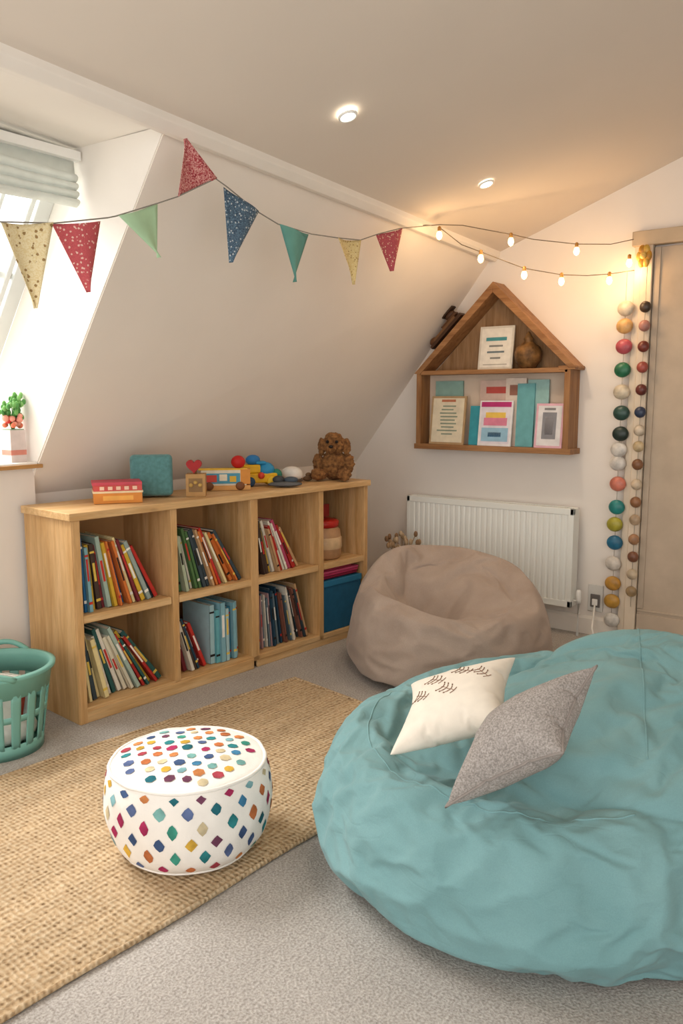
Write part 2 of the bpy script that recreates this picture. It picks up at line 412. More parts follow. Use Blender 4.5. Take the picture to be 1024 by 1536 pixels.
nt.links.new(tr.outputs[0],mx.inputs[1]); nt.links.new(gl.outputs[0],mx.inputs[2]); nt.links.new(mx.outputs[0],nt.nodes["Material Output"].inputs[0]); M_glass=m
def pane(b):
    b.add([wpt(.76,.07,.03),wpt(1.82,.07,.03),wpt(1.82,Lw-.07,.03),wpt(.76,Lw-.07,.03)],[(0,1,2,3)])
one("glass",M_glass,pane,parent=W)
M_blind=simple("blind_fabric","#DFE4DC",.8,.04,20,200,.2,.001,sheen=.2)
def blind(b):
    prof=[(2.63,2.11),(2.625,2.06)]
    for k in range(4):
        z=2.06-k*.030
        for q in range(1,7):
            a=q/6; prof.append((2.622-.016*math.sin(math.pi*a)*(1+.15*k),z-.033*a))
    prof.append((2.65,1.945)); 
    nn=len(prof)
    def fn(u,v):
        i=v*(nn-1); i0=min(int(i),nn-2); p=prof[i0]; q=prof[i0+1]; t=i-i0
        x=.72+1.14*u
        return (x,p[0]+(q[0]-p[0])*t+.002*math.sin(x*17),p[1]+(q[1]-p[1])*t+.003*math.sin(x*9+v*4))
    b.grid(fn,40,nn)
    b.box((.71,2.60,2.10),(1.87,2.65,2.13),mat=1)
one("roman_blind",[M_blind,M_white],blind,solid=.002)

# ---- door
M_door=simple("door_linen","#C2B09B",.7,.05,10,150,.2,.001)
M_jamb=simple("jamb_paint","#E0D0BA",.55,.03,8)
M_head=simple("header_wood","#C4B096",.6,.06,8)
Dd=empty("door_1")
def dslab(b):
    b.box((4.175,.40,.01),(4.198,1.265,1.985))
    b.box((4.168,.40,.01),(4.176,1.265,.16)); b.box((4.168,.40,.175),(4.176,1.265,.185))
    b.box((4.168,.40,.01),(4.176,.47,1.985)); b.box((4.168,1.235,.19),(4.176,1.265,1.985))
one("slab",M_door,dslab,parent=Dd,bevel=.002)
def dfr(b):
    b.box((4.155,1.27,0),(4.198,1.325,2.0)); b.box((4.165,1.325,0),(4.198,1.36,2.0))
    b.box((4.165,.34,0),(4.198,.40,2.0))
one("jamb",M_jamb,dfr,parent=Dd,bevel=.004)
one("header",M_head,lambda b:b.box((4.145,.3,1.995),(4.198,1.37,2.065)),parent=Dd,bevel=.004)
def knob(b):
    T=Matrix.Translation((4.175,.5,1.0))@Matrix.Rotation(-math.pi/2,4,'Y'); b.lathe([(.025,0),(.025,.005),(.009,.008),(.009,.04),(.025,.045),(.028,.06),(.001,.07)],24,M=T)
one("handle",simple("steel","#BBBBBB",.3,.02,metal=.9),knob,parent=Dd)

# ---- radiator
M_rad=simple("radiator_enamel","#EEF0EA",.35,.01,4,coat=.2)
R=empty("radiator")
def rad(b):
    y0,y1,z0,z1=1.585,2.62,.155,.685; xf=4.085
    n=int((y1-y0-.06)/.0335); prof=[]
    prof.append((y0+.02,xf+.001))
    for k in range(n):
        a=y0+.03+k*.0335
        prof+= [(a,xf+.001),(a+.006,xf+.005),(a+.012,xf+.005),(a+.018,xf+.001)]
    prof.append((y1-.02,xf+.001))
    nn=len(prof); vs=[]
    for z in (z0+.03,z1-.035):
        for p in prof: vs.append((p[1],p[0],z))
    b.add(vs,[(i+1,i,nn+i,nn+i+1) for i in range(nn-1)])
    b.box((xf,y0,z0),(4.165,y0+.022,z1)); b.box((xf,y1-.022,z0),(4.165,y1,z1))
    b.box((xf,y0,z0),(xf+.02,y1,z0+.035)); b.box((xf,y0,z1-.035),(xf+.02,y1,z1))
    b.box((xf+.012,y0+.02,z0+.02),(4.15,y1-.02,z1-.03))
    k=y0+.03
    b.box((4.153,y0,z1-.008),(4.165,y1,z1))
    while k<y1-.02:
        b.box((xf+.01,k,z1-.01),(4.155,k+.006,z1-.002)); k+=.016
    b.box((4.165,y0+.15,z0+.1),(4.199,y0+.19,z1-.1)); b.box((4.165,y1-.19,z0+.1),(4.199,y1-.15,z1-.1))
one("panel",M_rad,rad,parent=R,bevel=.004)
def radv(b):
    T=Matrix.Translation((4.12,1.555,.20)); b.lathe([(.001,-.02),(.013,-.02),(.014,.0),(.014,.04),(.010,.05),(.001,.052)],20,M=T)
    b.tube([(4.12,1.59,.19),(4.12,1.555,.19),(4.12,1.555,.0)],.008)
one("valve",M_white,radv,parent=R)
def sock(b):
    b.box((4.188,1.45,.13),(4.199,1.53,.275),'#D8D6D0'); b.box((4.181,1.463,.155),(4.188,1.515,.225),'#6A6664'); b.box((4.176,1.474,.165),(4.182,1.504,.2),'#EDEBE6')
one("wall_socket",attrmat("socket_plastic",.4,.03),sock,bevel=.003)
one("power_cable",M_white,lambda b:b.tube([(4.17,1.485,.17),(4.1,1.47,.06),(4.02,1.42,.008),(3.95,1.36,.006),(3.98,1.27,.006),(4.1,1.22,.006)],.005),)

# ---------------------------------------------------------------- rug
m,nt,b=newmat("jute"); v=coord(nt)
dn=tex(nt,"ShaderNodeTexNoise",14,v,Detail=2)
va=nt.nodes.new("ShaderNodeVectorMath"); va.operation='SCALE'; va.inputs["Scale"].default_value=.018
nt.links.new(dn.outputs["Color"],va.inputs[0]); vb=nt.nodes.new("ShaderNodeVectorMath"); nt.links.new(v,vb.inputs[0]); nt.links.new(va.outputs[0],vb.inputs[1]); vv=vb.outputs[0]
w1=tex(nt,"ShaderNodeTexWave",16,vv,bands_direction='Y'); w2=tex(nt,"ShaderNodeTexWave",22,vv,bands_direction='X')
vo=tex(nt,"ShaderNodeTexVoronoi",75,vv); nf=tex(nt,"ShaderNodeTexNoise",140,v,Detail=4); nl=tex(nt,"ShaderNodeTexNoise",2.2,coord(nt,(.6,5,1)),Detail=4)
h=mixc(nt,.5,w1.outputs[0],w2.outputs[0]); h=mixc(nt,.5,h,vo.outputs["Distance"]); h=mixc(nt,.3,h,nf.outputs[0])
c=ramp(nt,h,[(.22,hx("#856A4C")),(.42,hx("#BFA27D")),(.7,hx("#D6BF9E"))])
c=mixc(nt,1.0,c,ramp(nt,nl.outputs[0],[(.3,.78),(.7,1.03)]),'MULTIPLY')
nt.links.new(c,b.inputs["Base Color"]); b.inputs["Roughness"].default_value=.9; b.inputs["Specular IOR Level"].default_value=.1
bump(nt,b,h,.9,.012); M_jute=m
def rug(b):
    C4=RC
    def fn(u,v):
        p=C4[0].lerp(C4[1],u).lerp(C4[3].lerp(C4[2],u),v)
        e=min(u,1-u,v,1-v)
        return (p.x,p.y+.004*math.sin(p.x*9),.012+.001*noise.noise(p*5)-(.006 if e<=0 else 0))
    b.grid(fn,120,60)
    def sd(u,v):
        t=(u*4)%4; k=int(t)%4; p=C4[k].lerp(C4[(k+1)%4],t-int(t))
        return (p.x,p.y+.004*math.sin(p.x*9),.0+.012*v)
    b.grid(sd,160,2,wrapu=True)
    bd=[]
    for k in range(4):
        for i in range(30):
            p=C4[k].lerp(C4[(k+1)%4],i/30); bd.append((p.x,p.y+.004*math.sin(p.x*9),.008))
    b.tube(bd,.007,8,closed=True)
one("jute_rug",M_jute,rug)

# ---------------------------------------------------------------- bookcase
M_wx=wood("pine_x","#E0BC8A","#C79A62",'x'); M_wz=wood("pine_z","#DDB582","#C1935A",'z'); M_wb=simple("pine_back","#BE9160",.6,.08,6)
ROT=(0,0,math.radians(-4.5)); BO=(1.78,2.63,0)
BC=empty("bookcase",BO,ROT)
BD=.36; BH=.83; DIV=[0,.47,.92,1.37,1.73]
def bcv(b):
    th=.028
    b.box((0,0,0),(th,BD,BH-.028)); b.box((1.73-th,0,0),(1.73,BD,BH-.028))
    for d in DIV[1:-1]:
        w=.045 if abs(d-.92)<.01 else .032
        b.box((d-w/2,.0,.035),(d+w/2,BD-.01,BH-.028))
    b.box((.003,-.004,0),(.035,.0,BH-.03))
def bch(b):
    b.box((-.012,-.012,BH-.03),(1.742,BD,BH))
    b.box((.028,0.0,.035),(1.702,BD,.06))
    for k in range(4):
        b.box((DIV[k]+.02,.006,.40),(DIV[k+1]-.02,BD-.02,.425))
        b.box((DIV[k]+.02,.002,.396),(DIV[k+1]-.02,.02,.428))
    b.box((.02,-.003,0),(.905,.018,.05)); b.box((.93,.004,0),(1.71,.018,.05))
one("uprights",M_wz,bcv,parent=BC,bevel=.003)
one("shelves",M_wx,bch,parent=BC,bevel=.003)
one("back_panel",M_wb,lambda b:b.box((.02,BD-.012,.04),(1.71,BD-.002,BH-.02)),parent=BC)
PAL=["#C8372F","#E9E2D2","#2F6FA3","#3FA0A8","#D9B23C","#3C4A52","#A8BDB0","#E4DCC4","#7C2E35","#557A4A","#D97A3A","#F1EFEA","#28495E","#C9A277","#B84A6A","#86B7C4","#4B3B33","#EAD9A0","#98A7A0","#1F2A33"]
def book(b,x,y,z,th,h,d,tilt,col,rnd):
    M=Matrix.Translation((x,y,z))@Matrix.Rotation(-tilt,4,'Y')
    t=.0018
    b.box((0,0,0),(th,.004,h),col,M=M); b.box((0,.0,0),(t,d,h),col,M=M); b.box((th-t,0,0),(th,d,h),col,M=M)
    b.box((t,.004,.004),(th-t,d-.004,h-.004),'#EDE6D4',M=M)
    c2=rnd.choice(["#F4F0E6","#F4F0E6","#26221F","#E8C85A","#C8372F"])
    k=rnd.random()
    if k<.75:
        a=h*rnd.uniform(.35,.5); b.box((th*.25,-.0008,a),(th*.75,0,a+h*rnd.uniform(.2,.4)),c2,M=M)
    if k>.4: b.box((0,-.0009,h*.12),(th,0,h*.16),c2,M=M); b.box((0,-.0009,h*.86),(th,0,h*.89),c2,M=M)
def row(b,x0,x1,z,t0,t1,hr,thr,pal,seed,y=.035):
    rnd=random.Random(seed); x=x0; pt=None
    while True:
        th=rnd.uniform(*thr); h=rnd.uniform(*hr)
        fr=min(1,max(0,(x-x0)/(x1-x0))); t=t0+(t1-t0)*fr**1.2
        if pt is None: x+=h*math.sin(t)*.98
        else: x+=max(0,h*(math.sin(t)-math.sin(pt)))*.7
        if x+th/math.cos(t)>x1: break
        book(b,x,y+rnd.uniform(0,.035),z+.001,th,h,rnd.uniform(.17,.22),t,rnd.choice(pal),rnd)
        x+=th/max(.5,math.cos(t))+.0012; pt=t
bk=MB()
row(bk,.032,.45,.425,.02,.55,(.24,.30),(.009,.02),PAL,3)
row(bk,.034,.452,.062,.12,.72,(.25,.31),(.010,.022),["#D9B23C","#EAD9A0","#C9A277","#3C4A52","#A8BDB0","#2F5E5A","#C8372F","#B5322C","#E9E2D2","#1F2A33","#D97A3A","#E4DCC4"],8)
row(bk,.49,.89,.425,.15,.6,(.24,.29),(.010,.018),["#557A4A","#E9E2D2","#C9A277","#D97A3A","#EAD9A0","#C8372F","#3C4A52","#B7C4A8","#F1EFEA"],12)
row(bk,.49,.67,.062,.25,.42,(.23,.28),(.010,.018),["#C8372F","#7C2E35","#E9E2D2","#28495E","#4B3B33"],15)
row(bk,.69,.89,.062,.0,.03,(.24,.28),(.018,.03),["#86B7C4","#4F9CB5","#6FB6BF","#A9CBD0","#3C86A5"],19)
row(bk,.945,1.29,.425,.15,.6,(.22,.28),(.012,.02),["#4B3B33","#E9E2D2","#D9B23C","#B5322C","#C9A277","#B84A6A"],23)
row(bk,.945,1.345,.062,.02,.35,(.24,.30),(.007,.014),["#C8A0A0","#8C5A4A","#E9E2D2","#28495E","#C9A277","#6B7F8A","#C97A6A","#3C4A52"],27)
M_book=attrmat("book_covers",.5,.08)
ob=bk.obj("books",M_book,loc=BO,rot=ROT)
def jar(b):
    T=Matrix.Translation((1.52,.13,.426))
    b.lathe([(.001,0),(.085,0),(.095,.015),(.098,.08),(.09,.15),(.072,.17)],32,'#B98F68',M=T)
    b.lathe([(.076,.165),(.082,.17),(.084,.195),(.07,.205),(.001,.207)],32,'#B5271F',M=T)
    b.lathe([(.0985,.055),(.1,.06),(.099,.11),(.094,.115)],32,'#D6B48A',M=T)
    b.box((1.42,.16,.634),(1.60,.3,.70),'#A22A2A'); b.box((1.41,.24,.427),(1.66,.32,.634),'#8F2428')
one("storage_jar",attrmat("jar_glaze",.3,.15),jar,loc=BO,rot=ROT)
def fold(b):
    rnd=random.Random(5)
    for k,c in enumerate(["#8E1F3E","#C23A63","#D7557B","#A8324C"]):
        z=.335+k*.014
        b.box((1.395+rnd.uniform(0,.01),.02+rnd.uniform(0,.01),z),(1.66+rnd.uniform(-.03,.03),.27,z+.0125),c)
one("folded_cloths",attrmat("folded_cloth",.8,.1),fold,loc=BO,rot=ROT,bevel=.004)
def bin_(b):
    b.box((1.392,.012,.061),(1.69,.30,.33),'#1E5E80'); b.box((1.392,.006,.30),(1.69,.012,.332),'#2A759A')
one("storage_bin",attrmat("bin_fabric",.7,.1),bin_,loc=BO,rot=ROT,bevel=.006)

# ---------------------------------------------------------------- things on top
ZT=.8315
M_attr=attrmat("toy_paint",.5,.1)
def stack(b):
    b.box((-.08,-.055,0),(.08,.055,.035),'#E0913F'); b.box((-.083,-.057,.035),(.083,.057,.042),'#F0D9B0')
    b.box((-.08,-.055,.042),(.08,.055,.062),'#D2564F'); b.box((-.084,-.058,.062),(.08,.056,.072),'#C94B5A')
    for k in range(5): b.box((-.06+k*.027,-.0585,.046),(-.045+k*.027,-.056,.058),'#F3C9B0')
    b.box((-.05,-.056,.01),(.05,-.0548,.026),'#F2B458')
one("book_stack",M_attr,stack,loc=(2.11,2.78,ZT),rot=(0,0,math.radians(-34)),bevel=.004).scale=(1.2,1.2,1.2)
one("teal_cushion_cube",simple("teal_felt","#5A8A8A",.9,.12,60,150,.5,.003,sheen=.3),lambda b:b.box((-.09,-.05,0),(.09,.05,.18)),loc=(2.31,2.80,ZT+.004),rot=(math.radians(-4),0,math.radians(-40)),bevel=.02,seg=4)
def hb(b):
    b.box((-.042,-.035,0),(.042,.035,.098),'#B98E56'); b.box((-.03,-.0355,.02),(.03,-.035,.08),'#8C6A3E')
    b.tube([(0,0,.098),(0,0,.115)],.004,6,'#8C6A3E')
    hp=[]
    for i in range(28):
        t=2*math.pi*i/28; hp.append((.0021*16*math.sin(t)**3-.008,.0021*(13*math.cos(t)-5*math.cos(2*t)-2*math.cos(3*t)-math.cos(4*t))+.133))
    b.prism(hp,.035,'y',-.0175,'#A81C1C')
    for i in range(3): b.ball((-.02+.02*i,-.036,.05+.012*(i%2)),.009,'#C7A25A')
one("heart_block",M_attr,hb,loc=(2.45,2.67,ZT),rot=(0,0,math.radians(-48)),bevel=.005)
def blocks(b):
    b.box((-.10,-.03,0),(.10,.03,.02),'#D9A25E'); b.box((-.09,-.025,.02),(.085,.025,.085),'#E7DCC6'); b.box((-.085,-.027,.028),(.06,-.025,.072),'#4F9DB8')
    b.box((-.07,-.0285,.035),(-.03,-.027,.065),'#D24A3A'); b.box((-.02,-.0285,.04),(.01,-.027,.068),'#F3E9D0'); b.box((.02,-.0285,.035),(.045,-.027,.06),'#E6B93B')
    b.box((-.1,-.02,.085),(.09,.02,.092),'#E6B93B'); b.box((.062,-.026,.025),(.1,.026,.088),'#D98F3A')
    b.ball((.055,0,.118),.028,'#C4231F')
    for k in (-.06,.06): b.ball((k,-.032,.018),(.018,.006,.018),'#7A4B2A')
one("toy_wagon",M_attr,blocks,loc=(2.70,2.75,ZT),rot=(0,0,math.radians(-42)),bevel=.003).scale=(1.2,1.1,1.1)
def truck(b):
    b.box((-.08,-.04,.015),(.08,.04,.06),'#E8B41E'); b.box((-.08,-.035,.06),(0,.035,.1),'#E8B41E'); b.ball((.03,0,.07),(.045,.04,.04),'#2F8FBE')
    b.box((-.02,-.03,.1),(.03,.03,.115),'#2F8FBE'); b.ball((-.03,0,.12),(.035,.03,.025),'#2C78B5'); b.ball((.08,-.01,.05),.028,'#2E7D6B')
    for x in (-.05,.05):
        for y in (-.042,.042): b.lathe([(.001,-.008),(.022,-.008),(.022,.008),(.001,.008)],20,'#F0C93C' if x>0 else '#2A4A6A',M=Matrix.Translation((x,y,.022))@Matrix.Rotation(math.pi/2,4,'X'))
    b.ball((.0,-.045,.05),.016,'#D0432F')
one("toy_truck",M_attr,truck,loc=(2.94,2.75,ZT),rot=(0,0,math.radians(-35)),bevel=.008,seg=3).scale=(1.05,1.05,1.05)
def stones(b):
    b.ball((0,0,.014),(.085,.035,.014),'#5E5F60'); b.ball((-.03,.012,.035),(.03,.025,.02),'#3C4044'); b.ball((.03,.01,.034),(.035,.025,.016),'#46525E')
one("pebble_stack",M_attr,stones,loc=(2.96,2.60,ZT),rot=(0,0,math.radians(-45)))
def bowl(b):
    b.ball((0,0,.035),(.058,.058,.042),'#E9E6E0'); b.lathe([(.001,0),(.055,0),(.062,.006),(.055,.014)],28,'#5B4B40')
one("white_dome_bowl",M_attr,bowl,loc=(3.15,2.72,ZT+.006))  # white bowl built as a closed dome on a dark foot, no lamp
def driftw(b):
    b.ball((0,0,.014),(.035,.018,.014),'#6B5138'); b.ball((.012,.006,.032),(.018,.014,.012),'#7A5C3E')
one("driftwood_piece",M_attr,driftw,loc=(3.255,2.70,ZT))
m,nt,b=newmat("teddy_fur"); v=coord(nt); n=tex(nt,"ShaderNodeTexNoise",70,v,Detail=4)
nt.links.new(ramp(nt,n.outputs[0],[(.3,hx("#5B381B")),(.7,hx("#A0703F"))]),b.inputs["Base Color"]); b.inputs["Roughness"].default_value=.95; bump(nt,b,n.outputs[0],1,.01); M_fur=m
TB=empty("teddy_bear",(3.405,2.64,ZT+.008),(0,0,math.radians(-62)),1.15)
def teddy(b):
    b.ball((0,0,.06),(.066,.055,.068)); b.ball((.0,-.015,.155),(.056,.052,.046)); b.ball((.0,-.06,.142),(.028,.034,.022)); b.ball((0,-.03,.19),(.04,.03,.02))
    for sx in (-1,1):
        b.ball((sx*.058,-.01,.145),(.018,.02,.04)); b.ball((sx*.072,-.03,.07),(.024,.03,.045)); b.ball((sx*.055,-.065,.022),(.032,.055,.024)); b.ball((sx*.065,-.10,.026),(.026,.022,.028))
o=one("body",M_fur,teddy,parent=TB)
rm=o.modifiers.new("r",'REMESH'); rm.mode='VOXEL'; rm.voxel_size=.004; rm.use_smooth_shade=True
sm=o.modifiers.new("s",'SMOOTH'); sm.iterations=3
tx=bpy.data.textures.new("furn",'CLOUDS'); tx.noise_scale=.012
dm=o.modifiers.new("d",'DISPLACE'); dm.texture=tx; dm.strength=.015
def tface(b):
    b.ball((0,-.096,.15),(.010,.007,.008),'#1B120C'); 
    for sx in (-1,1): b.ball((sx*.021,-.068,.170),.0075,'#120C08')
one("face",M_attr,tface,parent=TB)

# ---------------------------------------------------------------- basket
M_mint=simple("mint_plastic","#76AC9F",.4,.04,6,spec=.4)
BK=empty("laundry_basket",(1.49,2.695,0))
def bask(b):
    n=48; H=.32
    rad=lambda z:.145+.045*z/H
    b.lathe([(.001,.004),(rad(0),.004),(rad(0)+.004,.0),(rad(.05),.05),(rad(.05)-.004,.05),(rad(.01)-.004,.01)],n)
    b.lathe([(rad(.23),.23),(rad(.29)+.002,.29),(rad(.29)+.014,.298),(rad(.29)+.016,.308),(rad(.29)-.002,.31),(rad(.29)-.005,.29),(rad(.23)-.004,.23),(rad(.23),.23)],n)
    b.lathe([(rad(.14),.14),(rad(.16),.16),(rad(.16)-.004,.16),(rad(.14)-.004,.14),(rad(.14),.14)],n)
    for k in range(18):
        a=2*math.pi*k/18
        def fn(u,v,a=a):
            z=.04+.20*v; q=a+(u-.5)*.2; return (rad(z)*math.cos(q),rad(z)*math.sin(q),z)
        b.grid(fn,5,8)
    for s in (0,math.pi):
        path=[]
        for i in range(11):
            q=s-.45+.9*i/10+.9; rr=.20+.012*math.sin(math.pi*i/10); path.append((rr*math.cos(q),rr*math.sin(q),.302+.03*math.sin(math.pi*i/10)))
        b.tube(path,.009)
one("shell",M_mint,bask,parent=BK,solid=.003)
def bc(b):
    M=Matrix.Rotation(.2,4,'Y')@Matrix.Rotation(.5,4,'Z')
    b.box((-.05,-.06,.03),(-.03,.09,.27),'#E9E5DC',M=M); b.box((-.02,-.07,.03),(0,.08,.25),'#B4473A',M=M); b.box((.02,-.08,.03),(.04,.07,.23),'#D9E2E0',M=M); b.box((.06,-.05,.03),(.075,.06,.25),'#F3EFE6',M=M)
    b.ball((0,0,.07),(.13,.13,.055),'#DAD5CC')
one("contents",M_cloth,bc,parent=BK)

# ---------------------------------------------------------------- pouf
M_pf=simple("pouf_canvas","#EFEAE2",.85,.03,12,180,.3,.002,sheen=.1)
PF=empty("pouf",(1.455,1.645,.0165))
pprof=[(0,0),(.145,0),(.18,.008),(.208,.04),(.224,.09),(.231,.135),(.229,.185),(.221,.222),(.212,.242),(.188,.254),(.12,.266),(.0,.274)]
def psurf(a,t,off=0):
    r,z=cr(pprof,t); r=max(r,0)
    wob=1+.02*noise.noise(Vector((math.cos(a)*2,math.sin(a)*2,z*12)))+.006*noise.noise(Vector((math.cos(a)*9,math.sin(a)*9,z*14)))
    return Vector(((r*wob+off*(1 if t<.72 else .0))*math.cos(a),(r*wob+off*(1 if t<.72 else 0))*math.sin(a),max(0,z)+(off if t>=.72 else 0)+.004*noise.noise(Vector((r*math.cos(a)*14,r*math.sin(a)*14,3)))*(t>.7)))
one("body",M_pf,lambda b:b.grid(lambda u,v:psurf(2*math.pi*u,v),128,70,wrapu=True),parent=PF)
def ppipe(b):
    b.tube([psurf(2*math.pi*i/96,.725)+Vector((0,0,.003)) for i in range(96)],.005,8,closed=True)
    b.tube([psurf(2*math.pi*i/96,.19) for i in range(96)],.004,8,closed=True)
one("piping",M_pf,ppipe,parent=PF)
PP=["#B83A66","#DDB24A","#3A9095","#4A88AF","#D07C4C","#2C6E7A","#8FC0C6","#7B4A62","#4AA28E","#E0925A","#6475A0","#E0CFA8","#B34A56","#7EB2AD","#4A618A"]
def pdec(b):
    rnd=random.Random(11)
    for j,t0 in enumerate([.25,.33,.41,.49,.575,.66]):
        n=19
        for i in range(n):
            a0=2*math.pi*(i+.5*(j%2))/n+rnd.uniform(-.025,.025); sa=.072+rnd.uniform(-.010,.008); st=.040*(1 if t0>.3 else .8)
            col=rnd.choice(PP)
            k=rnd.uniform(.5,.66)
            ps=[(0,-1),(k,-k),(1,0),(k,.5),(.08,1),(-.5,k),(-1,0),(-k,-.5)]
            t1=t0+rnd.uniform(-.006,.006)
            c0=psurf(a0,t1,.0016); vs=[c0]+[psurf(a0+p[0]*sa*rnd.uniform(.88,1.05),t1+p[1]*st*rnd.uniform(.88,1.05),.0014) for p in ps]
            b.add(vs,[(0,1+k,1+(k+1)%8) for k in range(8)],col,smooth=True)
    s=.047
    for j in range(-6,7):
        for i in range(-6,7):
            x=(i+.5*(j%2))*s+rnd.uniform(-.005,.005); y=j*s*.85+rnd.uniform(-.005,.005)
            rr=math.hypot(x,y)
            if rr>.185: continue
            vs=[];n=12;sz=rnd.uniform(.012,.0165); sq=rnd.uniform(.85,1); p0=rnd.uniform(0,1)
            for k in range(n+1):
                if k==0: px,py=x,y
                else:
                    q=2*math.pi*k/n; r2=sz*(1+.07*math.cos(6*q+p0)+.05*rnd.uniform(-1,1)); px,py=x+r2*math.cos(q),y+r2*sq*math.sin(q)
                r_=math.hypot(px,py)
                lo,hi=.7,1.0
                for _ in range(18):
                    mid=(lo+hi)/2
                    if cr(pprof,mid)[0]>r_: lo=mid
                    else: hi=mid
                z=cr(pprof,lo)[1]+.004*noise.noise(Vector((px*14,py*14,3)))+.0018; vs.append((px,py,z))
            b.add(vs,[(0,1+k,1+(k+1)%n) for k in range(n)],rnd.choice(PP),smooth=True)
one("painted_motifs",attrmat("fabric_paint",.85,.3,220,.4,.1),pdec,parent=PF)

# ---------------------------------------------------------------- house shelf
M_hx=wood("oak_y","#B08256","#855A34",'y'); M_hz=wood("oak_z","#AD7F52","#835833",'z')
HS=empty("house_shelf")
X0,X1=4.065,4.198
def hsv(b):
    for y0,y1 in ((1.625,1.657),(2.518,2.55)): b.box((X0,y0,.975),(X1,y1,1.41))
    b.box((X0+.10,1.65,.99),(X1-.022,2.52,1.40),mat=1)
def hsh(b):
    b.box((X0-.003,1.61,.968),(X1,2.56,.998)); b.box((X0,1.64,1.392),(X1,2.53,1.416))
    b.box((X0-.002,1.60,1.405),(X1,1.69,1.425))
    ap=(2.075,1.88); th=.04
    for e in ((2.565,1.40),(1.595,1.415)):
        d=Vector((ap[0]-e[0],ap[1]-e[1])).normalized(); nn=Vector((-d.y,d.x)); nn=nn if nn.y<0 else -nn
        apl=(ap[0],ap[1]-th/abs(nn.y)); b.prism([e,ap,apl,(e[0]+(ap[0]-e[0])*.085,e[1]+.0)],X1-X0+.004,'x',X0-.004)
one("side_boards",[M_hz,simple("shelf_back","#D6C2AE",.6,.06,6)],hsv,parent=HS,bevel=.002)
one("shelf_boards",M_hx,hsh,parent=HS,bevel=.002)
one("gable_back",wood("oak_back","#A98763","#85633F",'z'),lambda b:b.prism([(2.50,1.41),(2.075,1.825),(1.66,1.41)],.012,'x',X1-.014),parent=HS)
HG=HS
def card(b,y,z,w,h,x,col,lean=.10,fr=None,dec=()):
    M=Matrix.Translation((x,y,z))@Matrix.Rotation(lean,4,'Y')
    b.box((0,-w/2,0),(.010,w/2,h),fr or col,M=M)
    if fr: b.box((-.001,-w/2+.012,.012),(0,w/2-.012,h-.012),col,M=M)
    for (a0,b0,a1,b1,c) in dec: b.box((-.0022,-w/2+(1-a1)*w,b0*h),(-.001,-w/2+(1-a0)*w,b1*h),c,M=M)
def lines(n,c,a0=.2,a1=.8,b0=.2,b1=.85,seed=1):
    r=random.Random(seed); out=[]
    for i in range(n):
        z=b0+(b1-b0)*i/n; s=r.uniform(0,.15); out.append((a0+s,z,a1-r.uniform(0,.15),z+(b1-b0)/n*.4,c))
    return out
def keeps(b):
    zs=.9985
    card(b,2.36,zs,.225,.275,4.085,'#E7DCC2',.12,'#B89A72',lines(9,'#93A08C',seed=2)+[(.3,.88,.7,.93,'#C27A5A')])
    card(b,2.165,zs,.13,.22,4.112,'#3FA0B0',.1)
    card(b,2.06,zs,.20,.25,4.088,'#E9E4EC',.12,'#F1EFF0',[(.05,.86,.95,.97,'#C03A7A'),(.15,.45,.85,.62,'#E48BA5'),(.2,.62,.8,.74,'#EEC85E'),(.1,.1,.9,.4,'#9CC6DD'),(.3,.2,.7,.3,'#4C7FA8')])
    card(b,1.895,zs,.10,.34,4.115,'#6FB0B5',.05); card(b,1.83,zs,.12,.36,4.135,'#9CC4C0',.02)
    card(b,1.745,zs,.155,.235,4.085,'#E5E3E4',.12,'#E6B6C4',[(.25,.2,.75,.8,'#8C8C92'),(.35,.3,.65,.7,'#B5B3B8'),(.3,.85,.7,.9,'#8A8A8A')])
    card(b,2.08,zs,.20,.36,4.14,'#D9BDB0',.02,None,[(.2,.8,.8,.9,'#C0524A')]); card(b,1.96,zs,.12,.37,4.136,'#E8D7C8',.02,None,[(.2,.75,.8,.9,'#9A6A5A')])
    card(b,2.38,zs,.18,.36,4.146,'#8FB2A8',.01)
    zs=1.417
    card(b,2.075,zs,.205,.235,4.105,'#EFEBE0',.12,'#DCD6C8',[(.2,.66,.8,.74,'#4F9AA0'),(.3,.52,.7,.56,'#8A8A84'),(.25,.38,.75,.42,'#6F7F86'),(.35,.24,.65,.28,'#8A8A84'),(.15,.1,.85,.12,'#B9B4A6')])
one("cards_and_frames",M_attr,keeps,parent=HG)
def vase(b):
    b.lathe([(.001,0),(.035,0),(.045,.008),(.068,.04),(.074,.075),(.064,.11),(.035,.132),(.022,.142),(.028,.155),(.018,.17),(.008,.19),(.001,.195)],36,M=Matrix.Translation((4.12,1.885,1.417)))
one("wooden_vase",simple("turned_wood","#7D5A33",.5,.35,22,60,.6,.006),vase,parent=HG)
def orn(b):
    T=Matrix.Translation((4.12,2.385,1.60))@Matrix.Rotation(math.radians(-44),4,'X')
    b.box((-.03,-.16,.012),(.03,.10,.03),'#4A3120',M=T)
    b.box((-.022,-.12,.03),(.022,.06,.048),'#7A5636',M=T); b.box((-.018,-.14,.048),(.018,-.02,.062),'#5A3B24',M=T)
    b.ball((0,.07,.045),(.02,.03,.022),'#6B4528',M=T); b.ball((0,-.10,.078),(.018,.035,.018),'#4A3120',M=T)
    b.box((-.02,-.15,.09),(.02,-.06,.10),'#3E2A1C',M=T)
one("carved_figures",M_attr,orn,parent=HG)

